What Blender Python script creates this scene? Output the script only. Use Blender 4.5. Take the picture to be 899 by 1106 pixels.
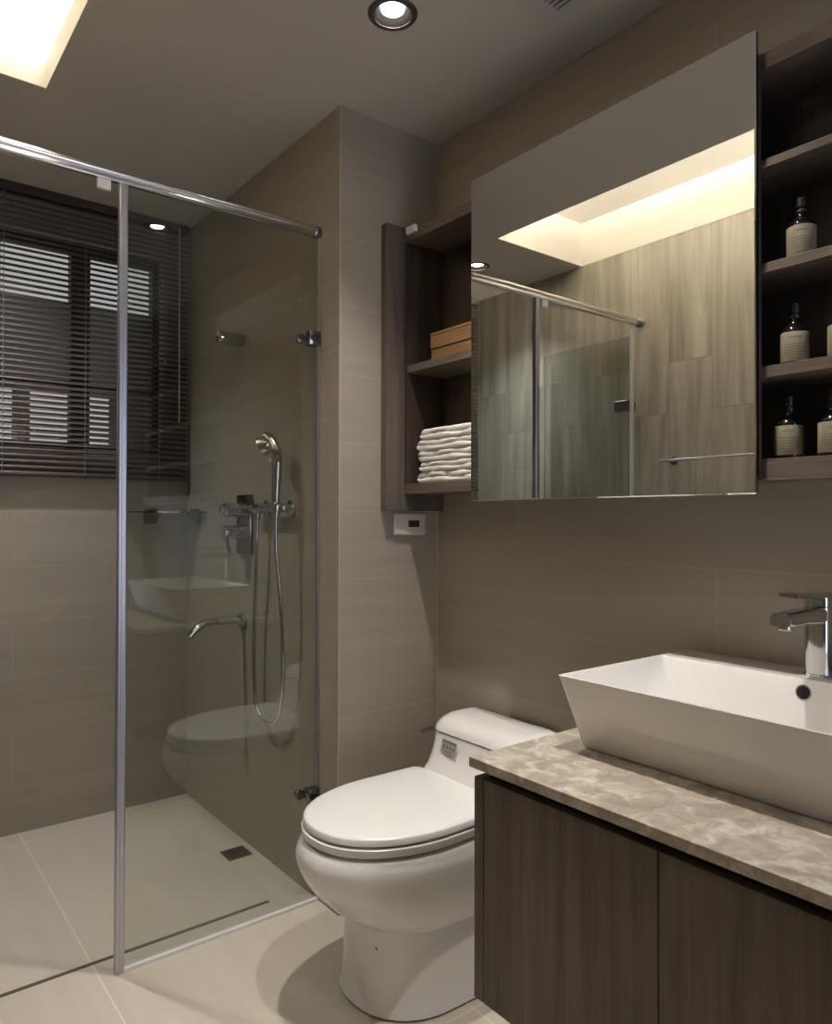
import bpy, bmesh, math, random
from mathutils import Vector, Matrix
random.seed(7)
for o in list(bpy.data.objects):
    bpy.data.objects.remove(o)
SC = bpy.context.scene
COL = SC.collection

# ------------------------------------------------------------------ camera
CAM_H = 1.15
F_PX = 788.59
YAW, PITCH, ROLL = math.radians(38.1637), math.radians(0.4814), math.radians(0.1264)
fw = Vector((math.sin(YAW)*math.cos(PITCH), math.cos(YAW)*math.cos(PITCH), math.sin(PITCH)))
rt = Vector((math.cos(YAW), -math.sin(YAW), 0))
up = rt.cross(fw)
rt2 = rt*math.cos(ROLL) + up*math.sin(ROLL)
up2 = up*math.cos(ROLL) - rt*math.sin(ROLL)
cd = bpy.data.cameras.new('camera')
cam = bpy.data.objects.new('camera', cd)
COL.objects.link(cam)
m = Matrix((rt2, up2, -fw)).transposed().to_4x4()
m.translation = Vector((0, 0, CAM_H))
cam.matrix_world = m
cd.sensor_fit = 'HORIZONTAL'
cd.sensor_width = 36.0
cd.lens = F_PX/899.0*36.0
cd.clip_start = 0.01
SC.camera = cam

# ------------------------------------------------------------------ world, exposure, lights
W = bpy.data.worlds.new('world')
SC.world = W
W.use_nodes = True
bg = W.node_tree.nodes['Background']
bg.inputs[0].default_value = (1.0, 0.985, 0.96, 1)
bg.inputs[1].default_value = 0.36
SC.view_settings.view_transform = 'Standard'
SC.view_settings.look = 'None'
SC.view_settings.exposure = 0.4
SC.view_settings.gamma = 1.0
SC.view_settings.use_curve_mapping = False

WARM = (1.0, 0.86, 0.70)
NEUT = (1.0, 0.96, 0.925)
COOL = (0.72, 0.80, 1.0)
SPOT_W = 52.0
SHOWER_SPOT_W = 50.0
COVE_E = 68.0
DOOR_W = 13.0

def area(name, loc, rot, sx, sy, power, color):
    ld = bpy.data.lights.new(name, 'AREA')
    ld.shape = 'RECTANGLE'; ld.size = sx; ld.size_y = sy
    ld.energy = power; ld.color = color
    o = bpy.data.objects.new(name, ld); COL.objects.link(o)
    o.location = loc; o.rotation_euler = rot
    return o
# daylight of the next room coming in through the doorway behind the camera
area('hallway_daylight', (1.00, -1.45, 1.05), (math.radians(90), 0, 0), 0.66, 1.9, DOOR_W, COOL)

# ------------------------------------------------------------------ materials
def mat(name):
    mm = bpy.data.materials.new(name); mm.use_nodes = True
    nt = mm.node_tree
    return mm, nt, nt.nodes['Principled BSDF']
def rgb(r, g, b):
    f = lambda c: (c/255/12.92) if c/255 <= 0.04045 else ((c/255+0.055)/1.055)**2.4
    return (f(r), f(g), f(b), 1)
def simple(name, col, rough=0.5, metal=0.0, spec=0.5, bump=0.0, bscale=200, coat=0.0, vary=0.0, vscale=6):
    mm, nt, p = mat(name)
    p.inputs['Base Color'].default_value = col
    p.inputs['Roughness'].default_value = rough
    p.inputs['Metallic'].default_value = metal
    p.inputs['Specular IOR Level'].default_value = spec
    p.inputs['Coat Weight'].default_value = coat
    tc = nt.nodes.new('ShaderNodeTexCoord')
    if bump:
        n = nt.nodes.new('ShaderNodeTexNoise'); n.inputs['Scale'].default_value = bscale
        nt.links.new(tc.outputs['Object'], n.inputs['Vector'])
        b = nt.nodes.new('ShaderNodeBump'); b.inputs['Strength'].default_value = bump; b.inputs['Distance'].default_value = 0.002
        nt.links.new(n.outputs['Fac'], b.inputs['Height']); nt.links.new(b.outputs['Normal'], p.inputs['Normal'])
    if vary:
        n = nt.nodes.new('ShaderNodeTexNoise'); n.inputs['Scale'].default_value = vscale
        n.inputs['Detail'].default_value = 4
        nt.links.new(tc.outputs['Object'], n.inputs['Vector'])
        mx = nt.nodes.new('ShaderNodeMix'); mx.data_type = 'RGBA'
        mx.inputs[6].default_value = tuple(c*(1-vary) for c in col[:3])+(1,)
        mx.inputs[7].default_value = tuple(min(1, c*(1+vary)) for c in col[:3])+(1,)
        nt.links.new(n.outputs['Fac'], mx.inputs[0]); nt.links.new(mx.outputs[2], p.inputs['Base Color'])
    return mm

def tile(name, ax_u, ax_v, du, dv, ou, ov, c1, c2, grout, rough=0.35, streak=0.5, offset=0.5, mort=0.0018, bump=0.15, spec=0.4):
    """procedural tile: ax_u = direction of the planks' length, ax_v = across them"""
    mm, nt, p = mat(name)
    L = nt.links
    tc = nt.nodes.new('ShaderNodeTexCoord')
    sep = nt.nodes.new('ShaderNodeSeparateXYZ'); L.new(tc.outputs['Object'], sep.inputs[0])
    def off(ax, o):
        a = nt.nodes.new('ShaderNodeMath'); a.operation = 'ADD'; a.inputs[1].default_value = o
        L.new(sep.outputs['XYZ'.index(ax)], a.inputs[0]); return a
    cu, cv = off(ax_u, ou), off(ax_v, ov)
    comb = nt.nodes.new('ShaderNodeCombineXYZ'); L.new(cu.outputs[0], comb.inputs[0]); L.new(cv.outputs[0], comb.inputs[1])
    br = nt.nodes.new('ShaderNodeTexBrick'); L.new(comb.outputs[0], br.inputs['Vector'])
    br.inputs['Scale'].default_value = 1.0
    br.inputs['Brick Width'].default_value = du; br.inputs['Row Height'].default_value = dv
    br.inputs['Mortar Size'].default_value = mort; br.inputs['Mortar Smooth'].default_value = 0.0
    br.inputs['Color1'].default_value = (0, 0, 0, 1); br.inputs['Color2'].default_value = (1, 1, 1, 1)
    br.inputs['Mortar'].default_value = (0.5, 0.5, 0.5, 1)
    br.offset = offset
    # streaks along the plank, shifted tile by tile
    mp = nt.nodes.new('ShaderNodeMapping'); mp.inputs['Scale'].default_value = (1.2, 16.0, 1.0)
    L.new(comb.outputs[0], mp.inputs['Vector'])
    ad = nt.nodes.new('ShaderNodeVectorMath'); ad.operation = 'ADD'
    sc = nt.nodes.new('ShaderNodeVectorMath'); sc.operation = 'SCALE'; sc.inputs['Scale'].default_value = 7.0
    L.new(br.outputs['Color'], sc.inputs[0]); L.new(mp.outputs[0], ad.inputs[0]); L.new(sc.outputs[0], ad.inputs[1])
    ns = nt.nodes.new('ShaderNodeTexNoise'); ns.inputs['Scale'].default_value = 1.0; ns.inputs['Detail'].default_value = 5
    ns.inputs['Roughness'].default_value = 0.55; ns.inputs['Distortion'].default_value = 0.6
    L.new(ad.outputs[0], ns.inputs['Vector'])
    rp = nt.nodes.new('ShaderNodeMapRange'); rp.inputs[1].default_value = 0.5-0.5*streak; rp.inputs[2].default_value = 0.5+0.5*streak
    L.new(ns.outputs['Fac'], rp.inputs[0])
    mx = nt.nodes.new('ShaderNodeMix'); mx.data_type = 'RGBA'
    mx.inputs[6].default_value = c1; mx.inputs[7].default_value = c2
    L.new(rp.outputs[0], mx.inputs[0])
    m2 = nt.nodes.new('ShaderNodeMix'); m2.data_type = 'RGBA'; m2.inputs[7].default_value = grout
    L.new(br.outputs['Fac'], m2.inputs[0]); L.new(mx.outputs[2], m2.inputs[6])
    L.new(m2.outputs[2], p.inputs['Base Color'])
    p.inputs['Roughness'].default_value = rough
    p.inputs['Specular IOR Level'].default_value = spec
    b = nt.nodes.new('ShaderNodeBump'); b.inputs['Strength'].default_value = bump; b.inputs['Distance'].default_value = 0.001
    b.invert = True
    L.new(br.outputs['Fac'], b.inputs['Height']); L.new(b.outputs['Normal'], p.inputs['Normal'])
    return mm

def wood(name, c1, c2, axis='Z', rough=0.5, scale=1.0):
    mm, nt, p = mat(name); L = nt.links
    tc = nt.nodes.new('ShaderNodeTexCoord')
    mp = nt.nodes.new('ShaderNodeMapping')
    s = [22.0*scale]*3; s['XYZ'.index(axis)] = 1.3*scale
    mp.inputs['Scale'].default_value = s
    L.new(tc.outputs['Object'], mp.inputs['Vector'])
    n = nt.nodes.new('ShaderNodeTexNoise'); n.inputs['Scale'].default_value = 1.0; n.inputs['Detail'].default_value = 7
    n.inputs['Roughness'].default_value = 0.62; n.inputs['Distortion'].default_value = 1.1
    L.new(mp.outputs[0], n.inputs['Vector'])
    mp2 = nt.nodes.new('ShaderNodeMapping'); s2 = [210.0*scale]*3; s2['XYZ'.index(axis)] = 6.0*scale
    mp2.inputs['Scale'].default_value = s2; L.new(tc.outputs['Object'], mp2.inputs['Vector'])
    n2 = nt.nodes.new('ShaderNodeTexNoise'); n2.inputs['Scale'].default_value = 1.0; n2.inputs['Detail'].default_value = 3
    L.new(mp2.outputs[0], n2.inputs['Vector'])
    mxf = nt.nodes.new('ShaderNodeMix'); mxf.data_type = 'FLOAT'; mxf.inputs[0].default_value = 0.22
    L.new(n.outputs['Fac'], mxf.inputs[2]); L.new(n2.outputs['Fac'], mxf.inputs[3])
    rp = nt.nodes.new('ShaderNodeMapRange'); rp.inputs[1].default_value = 0.34; rp.inputs[2].default_value = 0.66
    L.new(mxf.outputs[0], rp.inputs[0])
    mx = nt.nodes.new('ShaderNodeMix'); mx.data_type = 'RGBA'
    mx.inputs[6].default_value = c1; mx.inputs[7].default_value = c2
    L.new(rp.outputs[0], mx.inputs[0]); L.new(mx.outputs[2], p.inputs['Base Color'])
    p.inputs['Roughness'].default_value = rough
    p.inputs['Specular IOR Level'].default_value = 0.35
    b = nt.nodes.new('ShaderNodeBump'); b.inputs['Strength'].default_value = 0.08; b.inputs['Distance'].default_value = 0.001
    L.new(n2.outputs['Fac'], b.inputs['Height']); L.new(b.outputs['Normal'], p.inputs['Normal'])
    return mm

def marble(name):
    mm, nt, p = mat(name); L = nt.links
    tc = nt.nodes.new('ShaderNodeTexCoord')
    n = nt.nodes.new('ShaderNodeTexNoise'); n.inputs['Scale'].default_value = 24; n.inputs['Detail'].default_value = 8
    n.inputs['Roughness'].default_value = 0.6; n.inputs['Distortion'].default_value = 0.8
    L.new(tc.outputs['Object'], n.inputs['Vector'])
    cr = nt.nodes.new('ShaderNodeValToRGB')
    e = cr.color_ramp.elements
    e[0].position = 0.30; e[0].color = rgb(134, 125, 111)
    e[1].position = 0.68; e[1].color = rgb(202, 194, 180)
    k = e.new(0.5); k.color = rgb(162, 152, 136)
    L.new(n.outputs['Fac'], cr.inputs[0])
    n3 = nt.nodes.new('ShaderNodeTexNoise'); n3.inputs['Scale'].default_value = 5; n3.inputs['Detail'].default_value = 6
    L.new(tc.outputs['Object'], n3.inputs['Vector'])
    adv = nt.nodes.new('ShaderNodeVectorMath'); adv.operation = 'ADD'
    scv = nt.nodes.new('ShaderNodeVectorMath'); scv.operation = 'SCALE'; scv.inputs['Scale'].default_value = 0.12
    L.new(n3.outputs['Color'], scv.inputs[0]); L.new(tc.outputs['Object'], adv.inputs[0]); L.new(scv.outputs[0], adv.inputs[1])
    v = nt.nodes.new('ShaderNodeTexVoronoi'); v.feature = 'DISTANCE_TO_EDGE'; v.inputs['Scale'].default_value = 20
    L.new(adv.outputs[0], v.inputs['Vector'])
    vr = nt.nodes.new('ShaderNodeMapRange'); vr.inputs[1].default_value = 0.0; vr.inputs[2].default_value = 0.06
    vr.inputs[3].default_value = 0.22; vr.inputs[4].default_value = 0.0
    L.new(v.outputs['Distance'], vr.inputs[0])
    n4 = nt.nodes.new('ShaderNodeTexNoise'); n4.inputs['Scale'].default_value = 7
    L.new(tc.outputs['Object'], n4.inputs['Vector'])
    mu = nt.nodes.new('ShaderNodeMath'); mu.operation = 'MULTIPLY'
    L.new(vr.outputs[0], mu.inputs[0]); L.new(n4.outputs['Fac'], mu.inputs[1])
    mx = nt.nodes.new('ShaderNodeMix'); mx.data_type = 'RGBA'; mx.inputs[7].default_value = rgb(214, 204, 186)
    L.new(mu.outputs[0], mx.inputs[0]); L.new(cr.outputs[0], mx.inputs[6])
    L.new(mx.outputs[2], p.inputs['Base Color'])
    p.inputs['Roughness'].default_value = 0.28
    return mm

def thin_glass(name, tint, f0=0.045):
    """flat panes: see-through with the tint of the glass, mirror reflection by Schlick's law"""
    mm = bpy.data.materials.new(name); mm.use_nodes = True
    nt = mm.node_tree; nt.nodes.clear(); L = nt.links
    out = nt.nodes.new('ShaderNodeOutputMaterial')
    tr = nt.nodes.new('ShaderNodeBsdfTransparent'); tr.inputs[0].default_value = tint
    gl = nt.nodes.new('ShaderNodeBsdfGlossy'); gl.inputs['Roughness'].default_value = 0.0
    gl.inputs[0].default_value = (1, 1, 1, 1)
    ge = nt.nodes.new('ShaderNodeNewGeometry')
    d = nt.nodes.new('ShaderNodeVectorMath'); d.operation = 'DOT_PRODUCT'
    L.new(ge.outputs['Incoming'], d.inputs[0]); L.new(ge.outputs['Normal'], d.inputs[1])
    a = nt.nodes.new('ShaderNodeMath'); a.operation = 'ABSOLUTE'; L.new(d.outputs['Value'], a.inputs[0])
    s = nt.nodes.new('ShaderNodeMath'); s.operation = 'SUBTRACT'; s.inputs[0].default_value = 1; L.new(a.outputs[0], s.inputs[1])
    pw = nt.nodes.new('ShaderNodeMath'); pw.operation = 'POWER'; pw.inputs[1].default_value = 5; L.new(s.outputs[0], pw.inputs[0])
    ma = nt.nodes.new('ShaderNodeMath'); ma.operation = 'MULTIPLY_ADD'; ma.inputs[1].default_value = 1-f0; ma.inputs[2].default_value = f0
    L.new(pw.outputs[0], ma.inputs[0])
    mx = nt.nodes.new('ShaderNodeMixShader')
    L.new(ma.outputs[0], mx.inputs[0]); L.new(tr.outputs[0], mx.inputs[1]); L.new(gl.outputs[0], mx.inputs[2])
    L.new(mx.outputs[0], out.inputs[0])
    return mm
def emit(name, col, s):
    mm, nt, p = mat(name)
    p.inputs['Base Color'].default_value = (0.8, 0.8, 0.8, 1)
    p.inputs['Emission Color'].default_value = col
    p.inputs['Emission Strength'].default_value = s
    return mm

C1, C2, GR = rgb(152, 142, 128), rgb(163, 153, 139), rgb(166, 157, 143)
MT_Y = tile('wall_tile_side', 'Y', 'Z', 1.2, 0.2, 0.35, 0.16, C1, C2, GR, rough=0.42)
MT_X = tile('wall_tile_front', 'X', 'Z', 1.2, 0.2, 0.71, 0.03, C1, C2, GR, rough=0.42)
MT_V = tile('wall_tile_upright', 'Z', 'Y', 1.2, 0.195, 0.585, 0.17, rgb(128, 122, 110), rgb(184, 177, 162), rgb(140, 133, 119), rough=0.42, streak=0.42, offset=0.18, mort=0.0016)
MT_F = tile('floor_tile', 'Y', 'X', 1.62, 0.66, -1.27, 0.147, rgb(188, 178, 160), rgb(203, 194, 177), rgb(214, 207, 194), rough=0.38, streak=0.9, offset=0.0, mort=0.0022)
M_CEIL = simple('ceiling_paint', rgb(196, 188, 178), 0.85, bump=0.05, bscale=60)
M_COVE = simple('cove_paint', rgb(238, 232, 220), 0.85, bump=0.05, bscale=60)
M_WOOD = wood('grey_oak_upright', rgb(72, 62, 56), rgb(110, 98, 88), 'Z', scale=0.7)
M_WOODH = wood('grey_oak_along', rgb(80, 69, 60), rgb(114, 100, 88), 'Y')
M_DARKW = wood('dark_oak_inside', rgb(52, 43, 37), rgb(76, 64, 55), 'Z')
M_BOX = wood('honey_bamboo', rgb(110, 82, 50), rgb(136, 104, 68), 'Y')
M_MARBLE = marble('beige_marble')
M_CER = simple('white_ceramic', rgb(226, 222, 216), 0.08, spec=0.5, coat=0.4, vary=0.01)
M_SEAT = simple('white_seat_plastic', rgb(226, 224, 219), 0.22, vary=0.01)
M_CHROME = simple('chrome', (0.58, 0.575, 0.57, 1), 0.07, metal=1.0, vary=0.02)
M_SATIN = simple('satin_aluminium', (0.72, 0.71, 0.72, 1), 0.22, metal=1.0, vary=0.03, vscale=30)
M_ALU = simple('pale_aluminium', (0.50, 0.49, 0.53, 1), 0.34, metal=1.0, vary=0.03, vscale=30)
M_WALU = simple('white_aluminium', rgb(196, 196, 196), 0.4, metal=0.2, vary=0.02)
M_DCHROME = simple('dark_chrome', (0.32, 0.31, 0.30, 1), 0.16, metal=1.0, vary=0.03)
M_BLACK = simple('black_plastic', rgb(26, 23, 21), 0.4, vary=0.1)
M_DARK = simple('dark_void', rgb(18, 16, 14), 0.8, vary=0.1)
M_SEAL = simple('white_seal', rgb(226, 224, 220), 0.5, vary=0.02)
M_SWITCH = simple('ivory_plastic', rgb(206, 199, 186), 0.4, vary=0.02)
M_SCREEN = simple('brown_screen', rgb(66, 42, 32), 0.2, vary=0.1)
M_TOWEL = simple('white_towel', rgb(226, 220, 214), 0.95, bump=0.7, bscale=420, vary=0.03, vscale=40)
M_BOTTLE = simple('black_glass', rgb(22, 17, 14), 0.12, vary=0.1)
M_LABEL = simple('cream_paper', rgb(142, 133, 110), 0.8, vary=0.05, vscale=80)
M_INK = simple('grey_ink', rgb(116, 107, 87), 0.8, vary=0.05)
M_SLAT = simple('brown_slat', rgb(108, 94, 83), 0.42, vary=0.08, vscale=20)
M_HEAD = simple('brown_headrail', rgb(58, 50, 44), 0.5, vary=0.05)
M_CORD = simple('grey_cord', rgb(126, 120, 112), 0.6, vary=0.05)
M_WAND = simple('grey_wand', rgb(170, 166, 160), 0.25, vary=0.03)
M_WFRAME = simple('dark_window_frame', rgb(48, 42, 38), 0.5, vary=0.05)
M_VENT = simple('vent_plastic', rgb(190, 182, 176), 0.6, vary=0.03)
M_INK2 = simple('dark_print', rgb(104, 99, 93), 0.5, vary=0.05)
M_PLAQUE = simple('grey_sticker', rgb(150, 146, 140), 0.35, vary=0.04)
M_MIRROR = simple('mirror_silver', (0.82, 0.83, 0.81, 1), 0.0, metal=1.0)
M_GLASS = thin_glass('shower_glass', (0.895, 0.905, 0.88, 1), 0.055)
M_PANE = thin_glass('window_pane', (0.93, 0.95, 0.95, 1), 0.04)
M_SHELFGL = thin_glass('green_shelf_glass', (0.55, 0.62, 0.56, 1), 0.05)
M_FACADE = simple('pale_facade', rgb(214, 212, 208), 0.9, vary=0.05)
M_SLAB = simple('grey_balcony', rgb(84, 80, 78), 0.9, vary=0.1)
M_LED = emit('led_warm', (1.0, 0.96, 0.90, 1), COVE_E)
M_LAMP = emit('lamp_lens', (1.0, 0.96, 0.92, 1), 40.0)
M_BAFFLE = simple('brown_grey_metal', (0.16, 0.145, 0.14, 1), 0.45, metal=0.8, vary=0.03)
M_HALL = simple('hall_paint', rgb(190, 190, 194), 0.9, vary=0.02)

# ------------------------------------------------------------------ mesh helpers
def bx(bm, x0, x1, y0, y1, z0, z1, bev=0.0, seg=2):
    t = bmesh.new()
    r = bmesh.ops.create_cube(t, size=1)
    for v in t.verts:
        v.co = Vector(((x0+x1)/2+v.co.x*(x1-x0), (y0+y1)/2+v.co.y*(y1-y0), (z0+z1)/2+v.co.z*(z1-z0)))
    if bev:
        bmesh.ops.bevel(t, geom=t.edges[:], offset=bev, segments=seg, affect='EDGES', profile=0.5)
    merge(bm, t)
def merge(bm, t):
    me = bpy.data.meshes.new('tmp'); t.to_mesh(me); t.free(); bm.from_mesh(me); bpy.data.meshes.remove(me)
def cyl(bm, p0, p1, r0, r1=None, seg=24, bev=0.0):
    p0, p1 = Vector(p0), Vector(p1); r1 = r0 if r1 is None else r1
    t = bmesh.new()
    d = p1-p0
    bmesh.ops.create_cone(t, cap_ends=True, cap_tris=False, segments=seg, radius1=r0, radius2=r1, depth=d.length)
    if bev:
        es = [e for e in t.edges if abs(e.verts[0].co.z-e.verts[1].co.z) < 1e-6]
        bmesh.ops.bevel(t, geom=es, offset=bev, segments=2, affect='EDGES', profile=0.5)
    q = Vector((0, 0, 1)).rotation_difference(d.normalized())
    bmesh.ops.transform(t, matrix=Matrix.Translation((p0+p1)/2) @ q.to_matrix().to_4x4(), verts=t.verts)
    merge(bm, t)
def loft(bm, rings, cap=True):
    vs = [[bm.verts.new(p) for p in r] for r in rings]
    n = len(rings[0])
    for a, b in zip(vs, vs[1:]):
        for i in range(n):
            bm.faces.new((a[i], a[(i+1) % n], b[(i+1) % n], b[i]))
    if cap:
        bm.faces.new(list(reversed(vs[0]))); bm.faces.new(vs[-1])
def lathe(bm, prof, c, seg=28, axis='Z'):
    c = Vector(c); rings = []
    for r, h in prof:
        ring = []
        for i in range(seg):
            a = 2*math.pi*i/seg
            u, v = r*math.cos(a), r*math.sin(a)
            ring.append(c+(Vector((u, v, h)) if axis == 'Z' else Vector((h, u, v)) if axis == 'X' else Vector((v, h, u))))
        rings.append(ring)
    loft(bm, rings)
def tube(bm, pts, r, seg=10, smooth=6):
    pts = [Vector(p) for p in pts]
    P = []
    if smooth and len(pts) > 2:
        for i in range(len(pts)-1):
            p0 = pts[max(i-1, 0)]; p1 = pts[i]; p2 = pts[i+1]; p3 = pts[min(i+2, len(pts)-1)]
            for k in range(smooth):
                t = k/smooth
                P.append(0.5*((2*p1)+(p2-p0)*t+(2*p0-5*p1+4*p2-p3)*t*t+(3*p1-p0-3*p2+p3)*t**3))
        P.append(pts[-1])
    else:
        P = pts
    rings = []; n = None
    for i, p in enumerate(P):
        d = (P[min(i+1, len(P)-1)]-P[max(i-1, 0)]).normalized()
        if n is None:
            n = d.orthogonal().normalized()
        else:
            n = (n-d*n.dot(d)).normalized()
        b = d.cross(n)
        rr = r[i*(len(r)-1)//(len(P)-1)] if isinstance(r, list) else r
        rings.append([p+(n*math.cos(2*math.pi*k/seg)+b*math.sin(2*math.pi*k/seg))*rr for k in range(seg)])
    loft(bm, rings)
def B():
    return bmesh.new()
def obj(name, bm, material, parent=None, smooth=None, subsurf=0):
    bmesh.ops.recalc_face_normals(bm, faces=bm.faces[:])
    if parent is not None:
        org = Vector(parent['_o'])
        bmesh.ops.translate(bm, verts=bm.verts[:], vec=-org)
    me = bpy.data.meshes.new(name); bm.to_mesh(me); bm.free()
    me.materials.append(material)
    if smooth is not None:
        for p in me.polygons: p.use_smooth = True
        me.set_sharp_from_angle(angle=math.radians(smooth))
    o = bpy.data.objects.new(name, me); COL.objects.link(o)
    if parent is not None:
        o.parent = parent; o['_o'] = parent['_o']
    if subsurf:
        s = o.modifiers.new('sub', 'SUBSURF'); s.levels = subsurf; s.render_levels = subsurf
    return o
def thing(name, label, cat, loc, group=None):
    o = bpy.data.objects.new(name, None); COL.objects.link(o)
    o.location = loc; o.empty_display_size = 0.05
    o['_o'] = list(loc); o['label'] = label; o['category'] = cat
    if group: o['group'] = group
    return o
def tag(o, label, cat, group=None):
    o['label'] = label; o['category'] = cat
    if group: o['group'] = group
    return o
def struct(name, bm, material, parent=None):
    o = obj(name, bm, material, parent)
    if parent is None:
        o['kind'] = 'structure'; o['_o'] = [0, 0, 0]
    return o
def dup(root, loc, label, group):
    r = root.copy(); COL.objects.link(r); r.location = loc
    r['label'] = label; r['group'] = group
    for ch in list(root.children):
        c = ch.copy(); COL.objects.link(c); c.parent = r
        for g in list(ch.children):
            d = g.copy(); COL.objects.link(d); d.parent = c
    return r

# ------------------------------------------------------------------ room shell
XL, XW = -0.121, 1.507          # left tiled wall, mirror wall
XC, YC = 1.134, 1.805           # boxed-out shower corner
YF, YN = 2.99, -0.90            # window wall, door wall
ZC = 2.355
ZR = 2.56                       # top of the light recess
RX1, RY0, RY1 = 0.442, 0.30, 2.25
YG = 1.92                       # plane of the shower glass

bm = B(); bx(bm, XL-0.12, XW+0.12, YN-1.6, YF+0.14, -0.1, 0.0); struct('floor', bm, MT_F)
bm = B(); bx(bm, XW, XW+0.12, YN, YF+0.14, 0, ZC+0.3); struct('wall_right', bm, MT_Y)
bm = B(); bx(bm, XL-0.12, XL, YN, YF+0.14, 0, ZC+0.3); struct('wall_left', bm, MT_V)
bm = B(); bx(bm, XC, XW, YC, YF, 0, ZC); struct('wall_shower', bm, MT_Y)
bpy.data.objects['wall_shower'].data.materials.append(MT_X)
for p in bpy.data.objects['wall_shower'].data.polygons:
    if abs(p.normal.y) > 0.9: p.material_index = 1
bm = B(); bx(bm, XW-0.003, XW-0.0002, YC-0.003, YC-0.0002, 0, ZC-0.001); struct('trim_3', bm, simple('corner_caulk', rgb(176, 166, 150), 0.6, vary=0.03))
bm = B(); bx(bm, XW-0.003, XW-0.0002, YN+0.02, YC-0.004, ZC-0.003, ZC-0.0002); struct('trim_4', bm, bpy.data.materials['corner_caulk'])
bm = B(); bx(bm, XC-0.0008, XC+0.0025, YC-0.0008, YC+0.0025, 0, ZC-0.001); struct('trim_5', bm, bpy.data.materials['corner_caulk'])
# window wall with its opening
WX0, WX1, WZ0, WZ1 = 0.02, 1.03, 1.40, 2.21
bm = B()
bx(bm, XL, XW, YF, YF+0.14, 0, WZ0); bx(bm, XL, XW, YF, YF+0.14, WZ1, ZC+0.03)
bx(bm, XL, WX0, YF, YF+0.14, WZ0, WZ1); bx(bm, WX1, XW, YF, YF+0.14, WZ0, WZ1)
struct('wall_far', bm, MT_X)
# wall with the doorway behind the camera
DX0, DX1, DZ = 0.66, 1.36, 2.08
bm = B()
bx(bm, XL-0.12, DX0, YN-0.12, YN, 0, ZC+0.03); bx(bm, DX1, XW+0.12, YN-0.12, YN, 0, ZC+0.03)
bx(bm, DX0, DX1, YN-0.12, YN, DZ, ZC+0.03)
struct('wall_near', bm, MT_X)
bm = B()
bx(bm, DX0, DX0+0.035, YN-0.13, YN+0.012, 0, DZ); bx(bm, DX1-0.035, DX1, YN-0.13, YN+0.012, 0, DZ)
bx(bm, DX0, DX1, YN-0.13, YN+0.012, DZ-0.035, DZ)
struct('trim_1', bm, M_WOOD)

LIGHTS = [(1.026, 1.40), (0.27, 2.56), (1.025, 0.785)]
LR = 0.040
def plate(holes, x0, x1, y0, y1):
    xs = sorted({x0, x1} | {v for h in holes for v in h[:2] if x0 < v < x1})
    ys = sorted({y0, y1} | {v for h in holes for v in h[2:] if y0 < v < y1})
    return [(xs[i], xs[i+1], ys[j], ys[j+1]) for i in range(len(xs)-1) for j in range(len(ys)-1)
            if not any(h[0]-1e-6 <= xs[i] and xs[i+1] <= h[1]+1e-6 and h[2]-1e-6 <= ys[j] and ys[j+1] <= h[3]+1e-6 for h in holes)]
holes = [(XL, RX1, RY0, RY1)] + [(x-LR, x+LR, y-LR, y+LR) for x, y in LIGHTS]
bm = B()
vd = {}
def V(x, y):
    k = (round(x, 5), round(y, 5))
    if k not in vd: vd[k] = bm.verts.new((x, y, ZC))
    return vd[k]
for a, b, c, d in plate(holes, XL, XW, YN, YF):
    bm.faces.new((V(a, c), V(b, c), V(b, d), V(a, d)))
r = bmesh.ops.extrude_face_region(bm, geom=bm.faces[:])
bmesh.ops.translate(bm, verts=[v for v in r['geom'] if isinstance(v, bmesh.types.BMVert)], vec=(0, 0, 0.02))
struct('ceiling', bm, M_CEIL)
# light recess: upper box, upstand hiding the strip
bm = B()
RXO = 0.66
bx(bm, XL, RXO, RY0, RY1, ZR, ZR+0.02)
bx(bm, RXO, RXO+0.02, RY0, RY1, ZC+0.02, ZR+0.02)
bx(bm, XL, RXO+0.02, RY1, RY1+0.02, ZC+0.0205, ZR+0.02)
bx(bm, XL, RXO+0.02, RY0-0.02, RY0, ZC+0.0205, ZR+0.02)
bx(bm, RX1-0.0005, RX1+0.012, RY0, RY1, ZC+0.0005, ZC+0.078)
bx(bm, XL, RX1, RY1-0.002, RY1, ZC+0.0005, ZC+0.03)
bx(bm, XL-0.0, XL+0.002, RY0, RY1, ZC+0.0005, ZR)
struct('trim_2', bm, M_COVE)
bm = B(); bx(bm, 0.575, 0.605, RY0+0.02, RY1-0.03, ZC+0.0205, ZC+0.064); bx(bm, 0.580, 0.600, RY0+0.02, RY1-0.03, ZC+0.064, ZC+0.0725)
t = obj('led_strip', bm, M_LED)
tag(t, 'hidden warm light strip lying behind the edge of the ceiling recess', 'light')
# hall outside the door
bm = B()
bx(bm, XL-0.3, XW+0.3, YN-1.62, YN-1.6, 0, 2.5)
struct('wall_hall', bm, M_HALL)

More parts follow.
